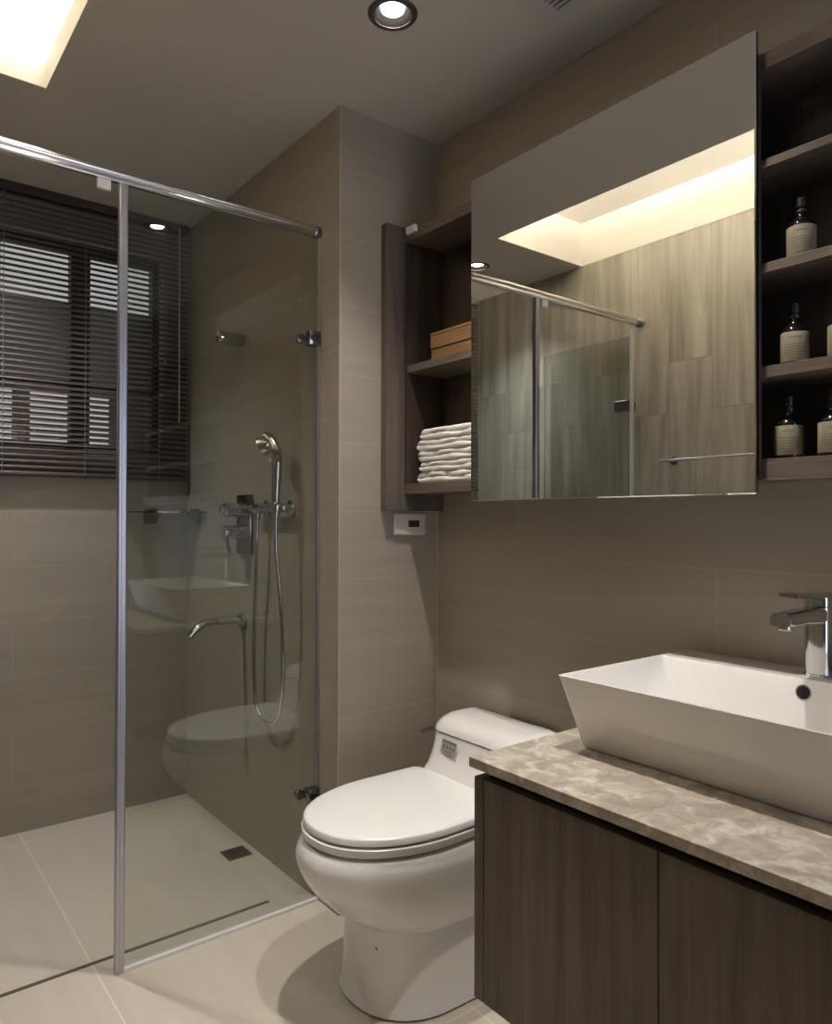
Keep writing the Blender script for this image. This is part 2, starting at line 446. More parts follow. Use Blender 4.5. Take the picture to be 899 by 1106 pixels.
# ------------------------------------------------------------------ window, blind, building outside
w = thing('window_1', 'dark framed two-sash window behind the brown blind', 'window', (0.5, YF+0.09, WZ0)); w['kind'] = 'structure'
bm = B()
y0, y1 = YF+0.06, YF+0.11
bx(bm, WX0, WX1, y0, y1, WZ0, WZ0+0.03); bx(bm, WX0, WX1, y0, y1, WZ1-0.03, WZ1)
for a, b in ((WX0, WX0+0.03), (0.325, 0.45), (0.692, 0.762), (1.005, WX1)):
    bx(bm, a, b, y0, y1, WZ0+0.03, WZ1-0.03)
bx(bm, WX0+0.03, 1.005, y0, y1, 1.65, 1.675)
obj('frame', bm, M_WFRAME, w)
for a, b in ((WX0+0.03, 0.325), (0.45, 0.692), (0.762, 1.005)):
    bm = B(); bx(bm, a, b, y0+0.02, y0+0.026, WZ0+0.03, 1.65); obj('pane', bm, M_PANE, w)
    bm = B(); bx(bm, a, b, y0+0.02, y0+0.026, 1.675, WZ1-0.03); obj('pane', bm, M_PANE, w)

bl = thing('venetian_blind', 'dark brown slatted blind covering the window inside the shower', 'blind', (0.5, 2.955, 2.35))
YB = 2.958
bm = B()
n = 48; ztop, zbot = 2.312, 1.318
th = math.radians(-40)
for i in range(n):
    z = zbot+(ztop-zbot)*i/(n-1)
    ring = []
    for k in range(5):
        s = (k/4-0.5)*0.025
        crown = 0.0016*(1-(2*k/4-1)**2)
        ring.append((YB+s*math.cos(th)+crown*math.sin(th), z-s*math.sin(th)+crown*math.cos(th)))
    for k in range(4):
        (ya, za), (yb, zb) = ring[k], ring[k+1]
        v = [bm.verts.new((x, yy, zz)) for x, yy, zz in ((XL+0.02, ya, za), (1.118, ya, za), (1.118, yb, zb), (XL+0.02, yb, zb))]
        bm.faces.new(v)
bmesh.ops.remove_doubles(bm, verts=bm.verts[:], dist=1e-5)
o = obj('slats', bm, M_SLAT, bl, smooth=60)
s = o.modifiers.new('thick', 'SOLIDIFY'); s.thickness = 0.0005
bm = B(); bx(bm, XL+0.02, 1.118, YB-0.016, YB+0.016, 2.322, 2.353, 0.002); obj('headrail', bm, M_HEAD, bl)
bm = B(); bx(bm, XL+0.02, 1.118, YB-0.013, YB+0.013, 1.300, 1.312, 0.003); obj('bottom_rail', bm, M_HEAD, bl)
for x in (0.10, 0.445, 0.72, 1.00):
    bm = B(); bx(bm, x-0.0012, x+0.0012, YB-0.0145, YB-0.0135, 1.31, 2.325); obj('ladder_cord', bm, M_CORD, bl)
bm = B(); tube(bm, [(1.075, YB-0.024, 2.33), (1.076, YB-0.024, 1.9), (1.077, YB-0.024, 1.535)], 0.0032, 8); obj('tilt_wand', bm, M_WAND, bl)
bm = B(); tube(bm, [(1.02, YB-0.022, 2.33), (1.02, YB-0.022, 1.9), (1.02, YB-0.022, 1.80)], 0.0016, 6); lathe(bm, [(0.002, 0.012), (0.006, 0.0), (0.005, -0.02), (0.001, -0.022)], (1.02, YB-0.022, 1.79), 10); obj('pull_cord', bm, M_CORD, bl)

bd = thing('neighbouring_building', 'pale building with a grey balcony seen dimly through the blind', 'building', (1.0, 6.4, 0))
bm = B(); bx(bm, -1.5, 4.2, 6.4, 7.0, -1, 1.50); obj('facade', bm, M_FACADE, bd)
bm = B(); bx(bm, -1.5, 4.2, 6.2, 6.4, 2.15, 2.30); bx(bm, -1.5, 4.2, 6.2, 6.28, 2.30, 2.82); obj('balcony', bm, M_SLAB, bd)
bm = B(); bx(bm, 1.03, 1.12, 6.2, 6.4, -1, 2.15); bx(bm, 1.75, 2.3, 6.2, 6.4, -1, 2.15); obj('pillar', bm, M_SLAB, bd)
bm = B(); bx(bm, -1.5, 4.2, 6.0, 6.4, 1.35, 1.72); obj('awning', bm, M_SLAB, bd)

# ------------------------------------------------------------------ downlights and vent
def downlight(x, y, label, power, beam, col):
    t = thing('downlight', label, 'light', (x, y, ZC), 'recessed ceiling downlights')
    bm = B()
    lathe(bm, [(0.046, -0.0035), (0.0575, -0.0035), (0.060, 0.0), (0.046, 0.0)], (x, y, ZC), 40)
    bmesh.ops.delete(bm, geom=[f for f in bm.faces if len(f.verts) > 4], context='FACES')
    loft_pts = [[Vector((x+rr*math.cos(2*math.pi*i/40), y+rr*math.sin(2*math.pi*i/40), ZC+h)) for i in range(40)] for rr, h in ((0.046, 0.0), (0.046, -0.0035))]
    loft(bm, loft_pts, cap=False)
    obj('trim_ring', bm, M_BAFFLE, t, smooth=40)
    bm = B()
    rings = [[Vector((x+rr*math.cos(2*math.pi*i/40), y+rr*math.sin(2*math.pi*i/40), ZC+h)) for i in range(40)]
             for rr, h in ((0.0465, -0.002), (0.040, 0.000), (0.032, 0.007), (0.0275, 0.009))]
    loft(bm, rings, cap=False)
    obj('reflector', bm, M_BAFFLE, t, smooth=60)
    bm = B(); cyl(bm, (x, y, ZC+0.0095), (x, y, ZC+0.030), 0.0272, seg=32); obj('lens', bm, M_LAMP, t)
    ld = bpy.data.lights.new('bulb', 'SPOT'); ld.energy = power; ld.color = col
    ld.spot_size = math.radians(beam); ld.spot_blend = 1.0; ld.shadow_soft_size = 0.02
    lo = bpy.data.objects.new('bulb', ld); COL.objects.link(lo); lo.parent = t; lo.location = (0, 0, 0.004)
    return t
downlight(*LIGHTS[0], 'recessed ceiling downlight above the toilet, lit', SPOT_W, 84, NEUT)
downlight(*LIGHTS[1], 'recessed ceiling downlight inside the shower, seen only in the mirror', SHOWER_SPOT_W, 110, (0.88, 0.92, 1.0))
downlight(*LIGHTS[2], 'recessed ceiling downlight above the basin, seen as a spot reflected in the shower glass', SPOT_W, 84, NEUT)

t = thing('exhaust_vent', 'square slatted ceiling vent by the mirror wall', 'vent', (1.20, 1.0, ZC))
bm = B()
vx0, vx1, vy0, vy1 = 1.045, 1.345, 0.85, 1.165
for a, b, c, d in plate([(vx0+0.025, vx1-0.025, vy0+0.025, vy1-0.025)], vx0, vx1, vy0, vy1):
    bx(bm, a, b, c, d, ZC-0.010, ZC-0.0005)
obj('frame', bm, M_VENT, t)
bm = B(); bx(bm, vx0+0.02, vx1-0.02, vy0+0.02, vy1-0.02, ZC-0.002, ZC-0.0006); obj('backing', bm, M_DARK, t)
bm = B()
k = 0
x = vx0+0.032
while x < vx1-0.028:
    bx(bm, x, x+0.006, vy0+0.026, vy1-0.026, ZC-0.010, ZC-0.003); x += 0.014
obj('grille', bm, M_DCHROME if False else M_VENT, t)

# ------------------------------------------------------------------ shower screen and door
PX = 0.557
t = thing('shower_screen', 'fixed clear glass shower panel with chrome top rail and upright', 'shower screen', (0.8, YG, 0))
bm = B(); bx(bm, PX+0.008, XC-0.006, YG-0.004, YG+0.004, 0.012, 2.0); obj('glass_panel', bm, M_GLASS, t)
bm = B(); bx(bm, PX-0.011, PX+0.011, YG-0.010, YG+0.010, 0.002, 2.0, 0.003); bx(bm, PX-0.002, PX+0.002, YG-0.012, YG+0.0, 0.004, 1.998); obj('upright', bm, M_ALU, t)
bm = B(); bx(bm, PX-0.011, XC-0.002, YG-0.008, YG+0.008, 0.0, 0.010, 0.002); obj('bottom_seal', bm, M_SEAL, t)
bm = B(); bx(bm, XC-0.006, XC-0.0005, YG-0.006, YG+0.006, 0.012, 2.0, 0.001); obj('wall_channel', bm, M_ALU, t)
bm = B()
prof = []
for i in range(32):
    a = 2*math.pi*i/32
    cx, sx = math.cos(a), math.sin(a)
    prof.append((0.0125*cx, 0.0105*sx))
loft(bm, [[Vector((x, YG+p, 2.0200+q)) for p, q in prof] for x in (XL+0.012, XC-0.016)])
bx(bm, XL+0.012, XC-0.016, YG-0.009, YG+0.009, 1.9985, 2.0115, 0.002)
rail = obj('top_rail', bm, M_SATIN, t, smooth=50)
bm = B(); cyl(bm, (XL+0.0005, YG, 2.0135), (XL+0.020, YG, 2.0135), 0.021, bev=0.002); obj('rail_socket', bm, M_SATIN, rail, smooth=40)
bm = B(); cyl(bm, (XC-0.020, YG, 2.0135), (XC-0.0005, YG, 2.0135), 0.0185, bev=0.002); obj('rail_socket', bm, M_DCHROME, rail, smooth=40)
bm = B(); bx(bm, 0.493, 0.527, YG-0.006, YG+0.006, 1.972, 2.0, 0.003); obj('door_stop', bm, M_SEAL, t)
for z in (1.69, 0.32):
    bm = B(); bx(bm, XC-0.042, XC-0.0005, YG-0.016, YG+0.016, z-0.022, z+0.022, 0.004); c = obj('clamp', bm, M_DCHROME, t, smooth=40)
    bm = B(); cyl(bm, (XC-0.024, YG-0.024, z), (XC-0.024, YG-0.016, z), 0.012, bev=0.002); obj('screw_cap', bm, M_BLACK, c, smooth=40)
    bm = B(); cyl(bm, (XC-0.050, YG+0.016, z), (XC-0.050, YG+0.032, z), 0.015, bev=0.003); obj('knob', bm, M_DCHROME, c, smooth=40)

t = thing('shower_door', 'glass shower door standing open against the upright-plank tiled wall, seen in the mirror', 'shower door', (XL+0.04, 1.945, 0))
bm = B(); bx(bm, XL+0.036, XL+0.044, 1.945, 2.445, 0.015, 1.955); obj('glass_panel', bm, M_GLASS, t)
bm = B(); bx(bm, XL+0.032, XL+0.048, 1.932, 1.945, 0.003, 1.985, 0.002); obj('hinge_post', bm, M_WALU, t)
bm = B(); bx(bm, XL+0.036, XL+0.044, 2.4455, 2.4500, 0.015, 1.955); obj('edge_seal', bm, M_GLASS, t)
for z in (1.65, 0.35):
    bm = B(); bx(bm, XL+0.022, XL+0.058, 1.947, 2.02, z-0.024, z+0.024, 0.003); bx(bm, XL+0.0005, XL+0.024, 1.9475, 1.965, z-0.02, z+0.02, 0.002); obj('hinge', bm, M_DCHROME, t)
bm = B(); tube(bm, [(XL+0.0445, 2.37, 1.00), (XL+0.075, 2.37, 1.00), (XL+0.085, 2.37, 0.98), (XL+0.085, 2.37, 0.82), (XL+0.075, 2.37, 0.80), (XL+0.0445, 2.37, 0.80)], 0.007, 10); obj('handle', bm, M_CHROME, t, smooth=60)

# slot drain and square drain in the shower floor
bm = B(); bx(bm, XL+0.01, 1.013, 1.994, 2.006, 0.0002, 0.0016); tag(obj('slot_drain', bm, simple('drain_bronze', rgb(86, 76, 64), 0.6, vary=0.1)), 'thin dark slot drain running along the floor inside the shower glass', 'drain')
t = thing('floor_drain', 'square dark floor drain grate beside the shower wall', 'drain', (1.068, 2.352, 0))
bm = B()
for a, b, c, d in plate([(1.036, 1.100, 2.322, 2.382)], 1.026, 1.110, 2.311, 2.393): bx(bm, a, b, c, d, 0.0002, 0.003)
obj('frame', bm, M_DCHROME, t)
bm = B(); bx(bm, 1.034, 1.102, 2.320, 2.384, 0.0002, 0.001); g = obj('grate', bm, M_DARK, t)
bm = B()
for i in range(6): bx(bm, 1.039+i*0.0108, 1.044+i*0.0108, 2.324, 2.380, 0.001, 0.0026)
obj('bar', bm, M_DCHROME, g)

# ------------------------------------------------------------------ shower fittings on the boxed-out wall
def rosette(bm, y, z, r, d=0.008):
    cyl(bm, (XC-d, y, z), (XC-0.0005, y, z), r, bev=0.002)
t = thing('shower_hook', 'short round chrome peg high on the shower wall', 'hook', (XC, 2.43, 1.78))
bm = B(); cyl(bm, (XC-0.105, 2.43, 1.783), (XC-0.004, 2.43, 1.783), 0.021, bev=0.003, seg=32); obj('peg', bm, M_CHROME, t, smooth=40)
bm = B(); rosette(bm, 2.43, 1.783, 0.026); obj('wall_plate', bm, M_CHROME, t, smooth=40)

t = thing('shower_mixer', 'chrome shower mixer with a square plate and two round handles', 'mixer', (XC, 2.42, 1.13))
bm = B(); bx(bm, XC-0.014, XC-0.0005, 2.365, 2.478, 1.022, 1.232, 0.004); obj('plate', bm, M_DCHROME, t, smooth=40)
for i, z in enumerate((1.177, 1.100)):
    bm = B(); cyl(bm, (XC-0.088, 2.42, z), (XC-0.012, 2.42, z), 0.024, bev=0.003, seg=32); h = obj('handle', bm, M_CHROME, t, smooth=40)
    if i:
        bm = B(); tube(bm, [(XC-0.078, 2.42, z-0.015), (XC-0.074, 2.412, z-0.05), (XC-0.066, 2.405, z-0.085)], 0.006, 10); obj('lever', bm, M_CHROME, h, smooth=60)
    else:
        bm = B(); cyl(bm, (XC-0.100, 2.42, z), (XC-0.088, 2.42, z), 0.017, bev=0.003, seg=24); obj('cap', bm, M_CHROME, h, smooth=40)

t = thing('shower_outlet', 'chrome hose outlet with holder beside the shower mixer', 'shower holder', (XC, 2.2, 1.175))
bm = B(); rosette(bm, 2.255, 1.182, 0.028); obj('wall_plate', bm, M_CHROME, t, smooth=40)
bm = B(); rosette(bm, 2.085, 1.182, 0.026); obj('wall_plate', bm, M_CHROME, t, smooth=40)
bm = B(); cyl(bm, (XC-0.052, 2.255, 1.182), (XC-0.006, 2.255, 1.182), 0.017, bev=0.003); cyl(bm, (XC-0.040, 2.255, 1.140), (XC-0.040, 2.255, 1.182), 0.011, bev=0.002)
cyl(bm, (XC-0.040, 2.300, 1.182), (XC-0.040, 2.045, 1.182), 0.014, bev=0.003); cyl(bm, (XC-0.045, 2.085, 1.182), (XC-0.006, 2.085, 1.182), 0.014, bev=0.002); obj('body', bm, M_CHROME, t, smooth=40)
bm = B(); cyl(bm, (XC-0.066, 2.070, 1.166), (XC-0.066, 2.070, 1.198), 0.0195, bev=0.003); cyl(bm, (XC-0.060, 2.070, 1.182), (XC-0.040, 2.070, 1.182), 0.012); obj('holder', bm, M_CHROME, t, smooth=40)

hx, hy = XC-0.066, 2.070
t = thing('hand_shower', 'chrome hand shower standing in its holder with a looped hose', 'hand shower', (hx, hy, 1.17))
bm = B(); tube(bm, [(hx, hy, 1.155), (hx, hy, 1.22), (hx+0.002, hy-0.002, 1.29), (hx+0.003, hy+0.001, 1.34), (hx-0.004, hy+0.022, 1.385), (hx-0.018, hy+0.048, 1.408)], [0.012, 0.0135, 0.0145, 0.016, 0.020, 0.022, 0.017], 16); obj('handle', bm, M_CHROME, t, smooth=60)
bm = B(); d = Vector((-0.66, 0.62, -0.42)).normalized(); c0 = Vector((hx-0.010, hy+0.034, 1.385))
cyl(bm, c0-d*0.010, c0+d*0.026, 0.024, 0.034, 28, 0.003); hd = obj('head', bm, M_CHROME, t, smooth=40)
bm = B(); cyl(bm, c0+d*0.0255, c0+d*0.028, 0.029, seg=28); obj('spray_face', bm, M_SATIN, hd, smooth=40)
bm = B(); tube(bm, [(XC-0.040, 2.255, 1.142), (XC-0.040, 2.258, 1.05), (XC-0.038, 2.272, 0.90), (XC-0.035, 2.286, 0.72), (XC-0.034, 2.282, 0.58), (XC-0.034, 2.258, 0.508), (XC-0.034, 2.190, 0.478), (XC-0.034, 2.120, 0.505), (XC-0.036, 2.082, 0.58), (XC-0.044, 2.062, 0.72), (XC-0.056, 2.058, 0.90), (hx, hy-0.002, 1.05), (hx, hy, 1.156)], 0.0065, 10, 8); obj('hose', bm, M_CHROME, t, smooth=60)

t = thing('bath_spout', 'slim bent chrome water spout low on the shower wall', 'spout', (XC, 2.445, 0.78))
bm = B(); rosette(bm, 2.445, 0.782, 0.028, 0.012); obj('wall_plate', bm, M_CHROME, t, smooth=40)
bm = B(); tube(bm, [(XC-0.010, 2.445, 0.782), (XC-0.09, 2.445, 0.786), (XC-0.135, 2.445, 0.784), (XC-0.165, 2.445, 0.772), (XC-0.198, 2.445, 0.742)], 0.0125, 14); obj('pipe', bm, M_CHROME, t, smooth=60)

t = thing('glass_shelf', 'small clear glass corner shelf beneath the blind in the shower', 'shelf', (1.0, 2.9, 1.17))
bm = B()
pts = [(0.86, 2.985), (0.86, 2.90)] + [(0.905+0.045*math.cos(a), 2.905) for a in ()] + [(0.875, 2.885), (1.05, 2.85), (1.095, 2.815), (1.105, 2.775), (1.130, 2.775), (1.130, 2.985)]
loft(bm, [[Vector((x, y, z)) for x, y in pts] for z in (1.168, 1.176)])
obj('pane', bm, M_SHELFGL, t)
bm = B()
loft(bm, [[Vector((x, y, z)) for y, z in ((YF-0.0005, 1.168), (YF-0.045, 1.168), (YF-0.045, 1.160), (YF-0.0005, 1.125))] for x in (0.955, 1.005)]); bx(bm, 0.960, 1.000, YF-0.035, YF-0.0005, 1.176, 1.186, 0.003); obj('bracket', bm, M_DCHROME, t)
bm = B()
loft(bm, [[Vector((x, y, z)) for x, z in ((XC-0.0005, 1.168), (XC-0.045, 1.168), (XC-0.045, 1.160), (XC-0.0005, 1.118))] for y in (2.845, 2.875)]); bx(bm, XC-0.035, XC-0.0005, 2.85, 2.87, 1.176, 1.186, 0.003); obj('bracket', bm, M_DCHROME, t)

t = thing('towel_bar', 'thin chrome towel bar on the plank-tiled wall, seen in the mirror', 'towel bar', (XL, 1.45, 1.394))
bm = B(); cyl(bm, (XL+0.062, 1.16, 1.394), (XL+0.062, 1.785, 1.394), 0.006, bev=0.001); obj('bar', bm, M_SATIN, t, smooth=40)
for y in (1.755, 1.19):
    bm = B(); cyl(bm, (XL+0.0005, y, 1.394), (XL+0.062, y, 1.394), 0.008); cyl(bm, (XL+0.0005, y, 1.394), (XL+0.008, y, 1.394), 0.018, bev=0.002); obj('bracket', bm, M_DCHROME, t, smooth=40)

# ------------------------------------------------------------------ switch plate
t = thing('wall_switch', 'ivory switch plate with a small brown display under the shelf', 'switch', (1.388, YC, 1.131))
bm = B(); bx(bm, 1.327, 1.450, YC-0.009, YC-0.0005, 1.098, 1.164, 0.002); obj('plate', bm, M_SWITCH, t)
bm = B(); bx(bm, 1.330, 1.356, YC-0.0105, YC-0.0088, 1.102, 1.160, 0.0008); obj('button', bm, M_SWITCH, t)
bm = B(); bx(bm, 1.382, 1.424, YC-0.0105, YC-0.0088, 1.122, 1.143, 0.0006); obj('display', bm, M_SCREEN, t)

# ------------------------------------------------------------------ wall cabinet with the sliding mirror
XF = 1.350
t = thing('wall_shelf', 'long grey-brown wooden wall shelf unit behind the mirror', 'shelf unit', (1.43, 0.8, 1.2))
YE = -0.35
bm = B(); bx(bm, 1.282, XW-0.0005, 1.776, YC-0.0005, 1.172, 2.040, 0.001); obj('end_panel', bm, M_WOOD, t)
bm = B(); bx(bm, XF, XW-0.0005, YE, 1.7755, 1.991, 2.022, 0.001); tp = obj('top_panel', bm, M_WOODH, t)
bm = B(); bx(bm, XF, XW-0.0005, YE, 1.7755, 1.224, 1.2545, 0.001); obj('bottom_panel', bm, M_WOODH, t)
bm = B(); bx(bm, XW-0.012, XW-0.0006, YE, 1.7755, 1.2545, 1.991); obj('back_panel', bm, M_DARKW, t)
for ya, yb in ((1.762, 1.7755), (1.345, 1.363), (0.785, 0.803), (YE, YE+0.018)):
    bm = B(); bx(bm, XF, XW-0.0125, ya, yb, 1.2545, 1.991, 0.0005); obj('divider', bm, M_DARKW, t)
bm = B(); bx(bm, XF+0.001, XW-0.0125, 1.363, 1.762, 1.592, 1.614, 0.0008); obj('shelf', bm, M_WOODH, t)
for z0, z1 in ((1.806, 1.822), (1.609, 1.6276), (1.413, 1.4347)):
    bm = B(); bx(bm, XF+0.001, XW-0.0125, YE+0.018, 0.785, z0, z1, 0.0008); obj('shelf', bm, M_WOODH, t)
bm = B(); bx(bm, XF+0.002, XW-0.0125, YE+0.018, 0.785, 1.2545, 1.262); obj('shelf_lining', bm, M_WOODH, t)
bm = B(); bx(bm, XF-0.004, XF, YE, 0.80, 1.2222, 1.2245); tr_ = obj('sliding_track', bm, M_ALU, t)
bm = B(); bx(bm, XF-0.013, XF-0.0002, 1.712, 1.756, 2.010, 2.030, 0.002); obj('track_stop', bm, M_SEAL, tr_)

t = thing('sliding_mirror', 'large rectangular sliding mirror hung in front of the wall shelf', 'mirror', (1.33, 1.06, 1.196))
bm = B(); bx(bm, 1.326, 1.331, 0.671, 1.451, 1.196, 2.060, 0.0025, 1); obj('glass', bm, M_MIRROR, t)
bm = B(); bx(bm, 1.3312, 1.3490, 0.672, 1.450, 1.2255, 2.0175); bx(bm, 1.3312, 1.3375, 0.672, 1.450, 1.199, 2.057); obj('backing', bm, M_HEAD, t)

# towels, box, bottles
def towel(z0, label, yl, hgt, seed):
    """a towel folded over on itself: two plump layers at the front, rounded fold at the left end"""
    rnd = random.Random(seed)
    bm = B()
    ph = rnd.uniform(0, 6)
    x0, x1, yr = 1.374, 1.487, 1.375
    n = 30
    rings = []
    for i in range(n+1):
        f = i/n
        y = yr+(yl-yr)*(1-(1-f)**1.8)
        e = (yl-y)/(hgt*0.55)
        k = math.sqrt(max(0.0, 1-(1-min(1, e))**2)) if e < 1 else 1.0
        k = max(k, 0.25)
        zc = z0+hgt/2
        wx = 0.0022*math.sin(y*55+ph)+0.0012*math.sin(y*140+2*ph)
        sp = 0.5+0.10*math.sin(y*38+ph)             # where the two layers part
        pts = []
        m = 7
        for lay in (0, 1):
            za, zb = (0.0, sp) if lay == 0 else (sp, 1.0)
            for q in range(m):
                a = -math.pi/2+math.pi*(q+(0.5 if True else 0))/m
                zz = (za+zb)/2+(zb-za)/2*math.sin(a)
                bul = (1-math.cos(a))*0.0062+(0.0016 if lay == 1 else 0)
                pts.append((x0+bul+wx*(1 if lay else -0.6), zz))
        pts += [(x0+0.03, 1.0), (x1-0.006, 1.0), (x1, 0.85), (x1, 0.15), (x1-0.006, 0.0), (x0+0.03, 0.0)]
        rings.append([Vector((px if px > x0+0.02 else px+0.006*(1-k), y, zc+(pz-0.5)*(hgt-0.0008)*k)) for px, pz in pts])
    loft(bm, rings)
    o = obj('folded_towel', bm, M_TOWEL, None, smooth=75)
    o['_o'] = [0, 0, 0]
    tag(o, label, 'towel', 'folded white towels in the shelf')
zt = 1.2549
hs = [0.034, 0.031, 0.032, 0.033, 0.034]
names = ['folded white towel at the bottom of the stack, lying on the shelf board', 'folded white towel second from the bottom of the stack', 'folded white towel in the middle of the stack of five', 'folded white towel just under the top one of the stack', 'folded white towel on the very top of the stack']
for i in range(5):
    towel(zt, names[i], [1.748, 1.738, 1.745, 1.752, 1.735][i], hs[i], i+3); zt += hs[i]

t = thing('wooden_box', 'honey coloured two-tier wooden box on the upper shelf left of the mirror', 'box', (1.43, 1.6, 1.614))
bm = B(); bx(bm, 1.375, 1.485, 1.44, 1.678, 1.6145, 1.650, 0.002); obj('lower_tray', bm, M_BOX, t)
bm = B(); bx(bm, 1.373, 1.487, 1.438, 1.680, 1.6515, 1.690, 0.002); obj('upper_tray', bm, M_BOX, t)
bm = B(); bx(bm, 1.373, 1.487, 1.438, 1.680, 1.6905, 1.700, 0.002); obj('lid', bm, M_BOX, t)

def make_bottle(x, y, z, label):
    t = thing('pump_bottle', label, 'bottle', (x, y, z), 'dark bottles on the shelves right of the mirror')
    R = 0.0245
    bm = B(); lathe(bm, [(R*0.85, 0.0003), (R, 0.003), (R, 0.0635), (R*0.97, 0.067), (R*0.62, 0.0755), (0.0095, 0.081), (0.0085, 0.089)], (x, y, z), 32); obj('body', bm, M_BOTTLE, t, smooth=40)
    bm = B(); lathe(bm, [(R+0.0004, 0.006), (R+0.0006, 0.0065), (R+0.0006, 0.0605), (R+0.0004, 0.061)], (x, y, z), 32); lb = obj('paper_label', bm, M_LABEL, t, smooth=40)
    bm = B()
    rr = R+0.0008
    def mark(z0, z1, a0, a1):
        k = 8
        ra = [[Vector((x+r_*math.cos(a0+(a1-a0)*i/k), y+r_*math.sin(a0+(a1-a0)*i/k), zz)) for zz in (z+z0, z+z1)] for i in range(k+1) for r_ in (rr,)]
        for i in range(k):
            bm.faces.new([bm.verts.new(p) for p in (ra[i][0], ra[i+1][0], ra[i+1][1], ra[i][1])])
    c = math.radians(205)
    for zz, wdt in ((0.050, 0.45), (0.037, 0.75), (0.032, 0.75), (0.027, 0.7), (0.022, 0.75), (0.017, 0.72), (0.012, 0.4)):
        mark(zz, zz+0.0016, c-wdt, c+wdt)
    obj('printed_lines', bm, M_INK, lb)
    bm = B(); lathe(bm, [(0.0105, 0.0885), (0.0105, 0.094), (0.006, 0.0952), (0.006, 0.098), (0.0095, 0.099), (0.0090, 0.116), (0.007, 0.1175)], (x, y, z), 24)
    tube(bm, [(x, y, z+0.112), (x+0.012, y+0.010, z+0.112), (x+0.018, y+0.014, z+0.109)], 0.0035, 8); obj('pump', bm, M_BLACK, t, smooth=40)
    return t
b0 = make_bottle(1.395, 0.620, 1.6279, 'dark pump bottle with cream label, alone on the higher shelf right of the mirror')
G = 'dark bottles on the shelves right of the mirror'
dup(b0, (1.398, 0.634, 1.4350), 'dark pump bottle with cream label on the middle bottle shelf, next to the mirror', G)
dup(b0, (1.405, 0.552, 1.4350), 'dark pump bottle cut by the photo edge on the middle bottle shelf', G)
dup(b0, (1.395, 0.644, 1.2623), 'dark pump bottle with cream label on the lowest bottle shelf, next to the mirror', G)
dup(b0, (1.397, 0.566, 1.2623), 'dark pump bottle cut by the photo edge on the lowest bottle shelf', G)

# ------------------------------------------------------------------ vanity, counter, basin, faucet
ZT = 0.72
YV0 = -0.45
t = thing('vanity_cabinet', 'wall-hung grey-brown wooden vanity cabinet with flat doors', 'cabinet', (1.2, 0.3, 0.285))
XD = 0.905
bm = B(); bx(bm, XD+0.020, XW-0.0005, YV0, 0.953, 0.300, 0.660); obj('carcass', bm, M_DARKW, t)
bm = B(); bx(bm, XD, XW-0.0005, 0.9545, 0.9785, 0.285, 0.683, 0.001); obj('end_panel', bm, M_WOOD, t)
bm = B(); bx(bm, XD+0.022, XW-0.0005, YV0, 0.9535, 0.660, ZT-0.0185); obj('finger_groove', bm, M_DARK, t)
bm = B(); bx(bm, XD+0.018, XW-0.0005, 0.9535, 0.958, 0.683, ZT-0.0185); obj('top_rail', bm, M_DARK, t)
for a, b in ((0.600, 0.9535), (0.245, 0.598), (-0.110, 0.243), (YV0, -0.112)):
    bm = B(); bx(bm, XD, XD+0.019, a, b, 0.285, 0.683, 0.001); obj('door', bm, M_WOOD, t)

bm = B(); bx(bm, 0.8925, XW-0.0005, YV0-0.02, 0.980, ZT-0.018, ZT, 0.0015)
tag(obj('countertop', bm, M_MARBLE), 'thin beige marble worktop on the wooden vanity', 'countertop')

t = thing('vessel_basin', 'white rectangular vessel basin with sloping front on the marble counter', 'basin', (1.28, 0.605, ZT))
def rrect(x0, x1, y0, y1, z, r, n=5):
    out = []
    for cx, cy, a0 in ((x1-r, y1-r, 0), (x0+r, y1-r, 90), (x0+r, y0+r, 180), (x1-r, y0+r, 270)):
        for k in range(n+1):
            a = math.radians(a0+90*k/n)
            out.append(Vector((cx+r*math.cos(a), cy+r*math.sin(a), z)))
    return out
zr = 0.857
bm = B()
rings = [rrect(1.100, 1.470, 0.325, 0.885, ZT+0.0004, 0.012), rrect(1.094, 1.475, 0.320, 0.890, ZT+0.006, 0.012),
         rrect(1.058, 1.490, 0.296, 0.911, zr-0.010, 0.008), rrect(1.0545, 1.491, 0.2935, 0.9135, zr, 0.006),
         rrect(1.0615, 1.388, 0.302, 0.9045, zr, 0.006), rrect(1.063, 1.386, 0.304, 0.903, zr-0.003, 0.008),
         rrect(1.108, 1.368, 0.345, 0.858, ZT+0.030, 0.018), rrect(1.120, 1.355, 0.360, 0.845, ZT+0.022, 0.02)]
loft(bm, rings)
bas = obj('bowl', bm, M_CER, t, smooth=35)
no = Vector((-0.9853, 0, 0.1705)); co = Vector((1.386-0.173*(0.854-0.8332), 0.6125, 0.8332))
bm = B(); cyl(bm, co-no*0.003, co+no*0.0012, 0.0120, seg=28); ov = obj('overflow', bm, M_DARK, t)
bm = B(); cyl(bm, co-no*0.003, co+no*0.0008, 0.0142, seg=28); obj('ring', bm, M_SATIN, ov, smooth=40)
bm = B(); cyl(bm, (1.25, 0.605, ZT+0.0222), (1.25, 0.605, ZT+0.026), 0.022, bev=0.001); obj('waste_plug', bm, M_CHROME, t, smooth=40)

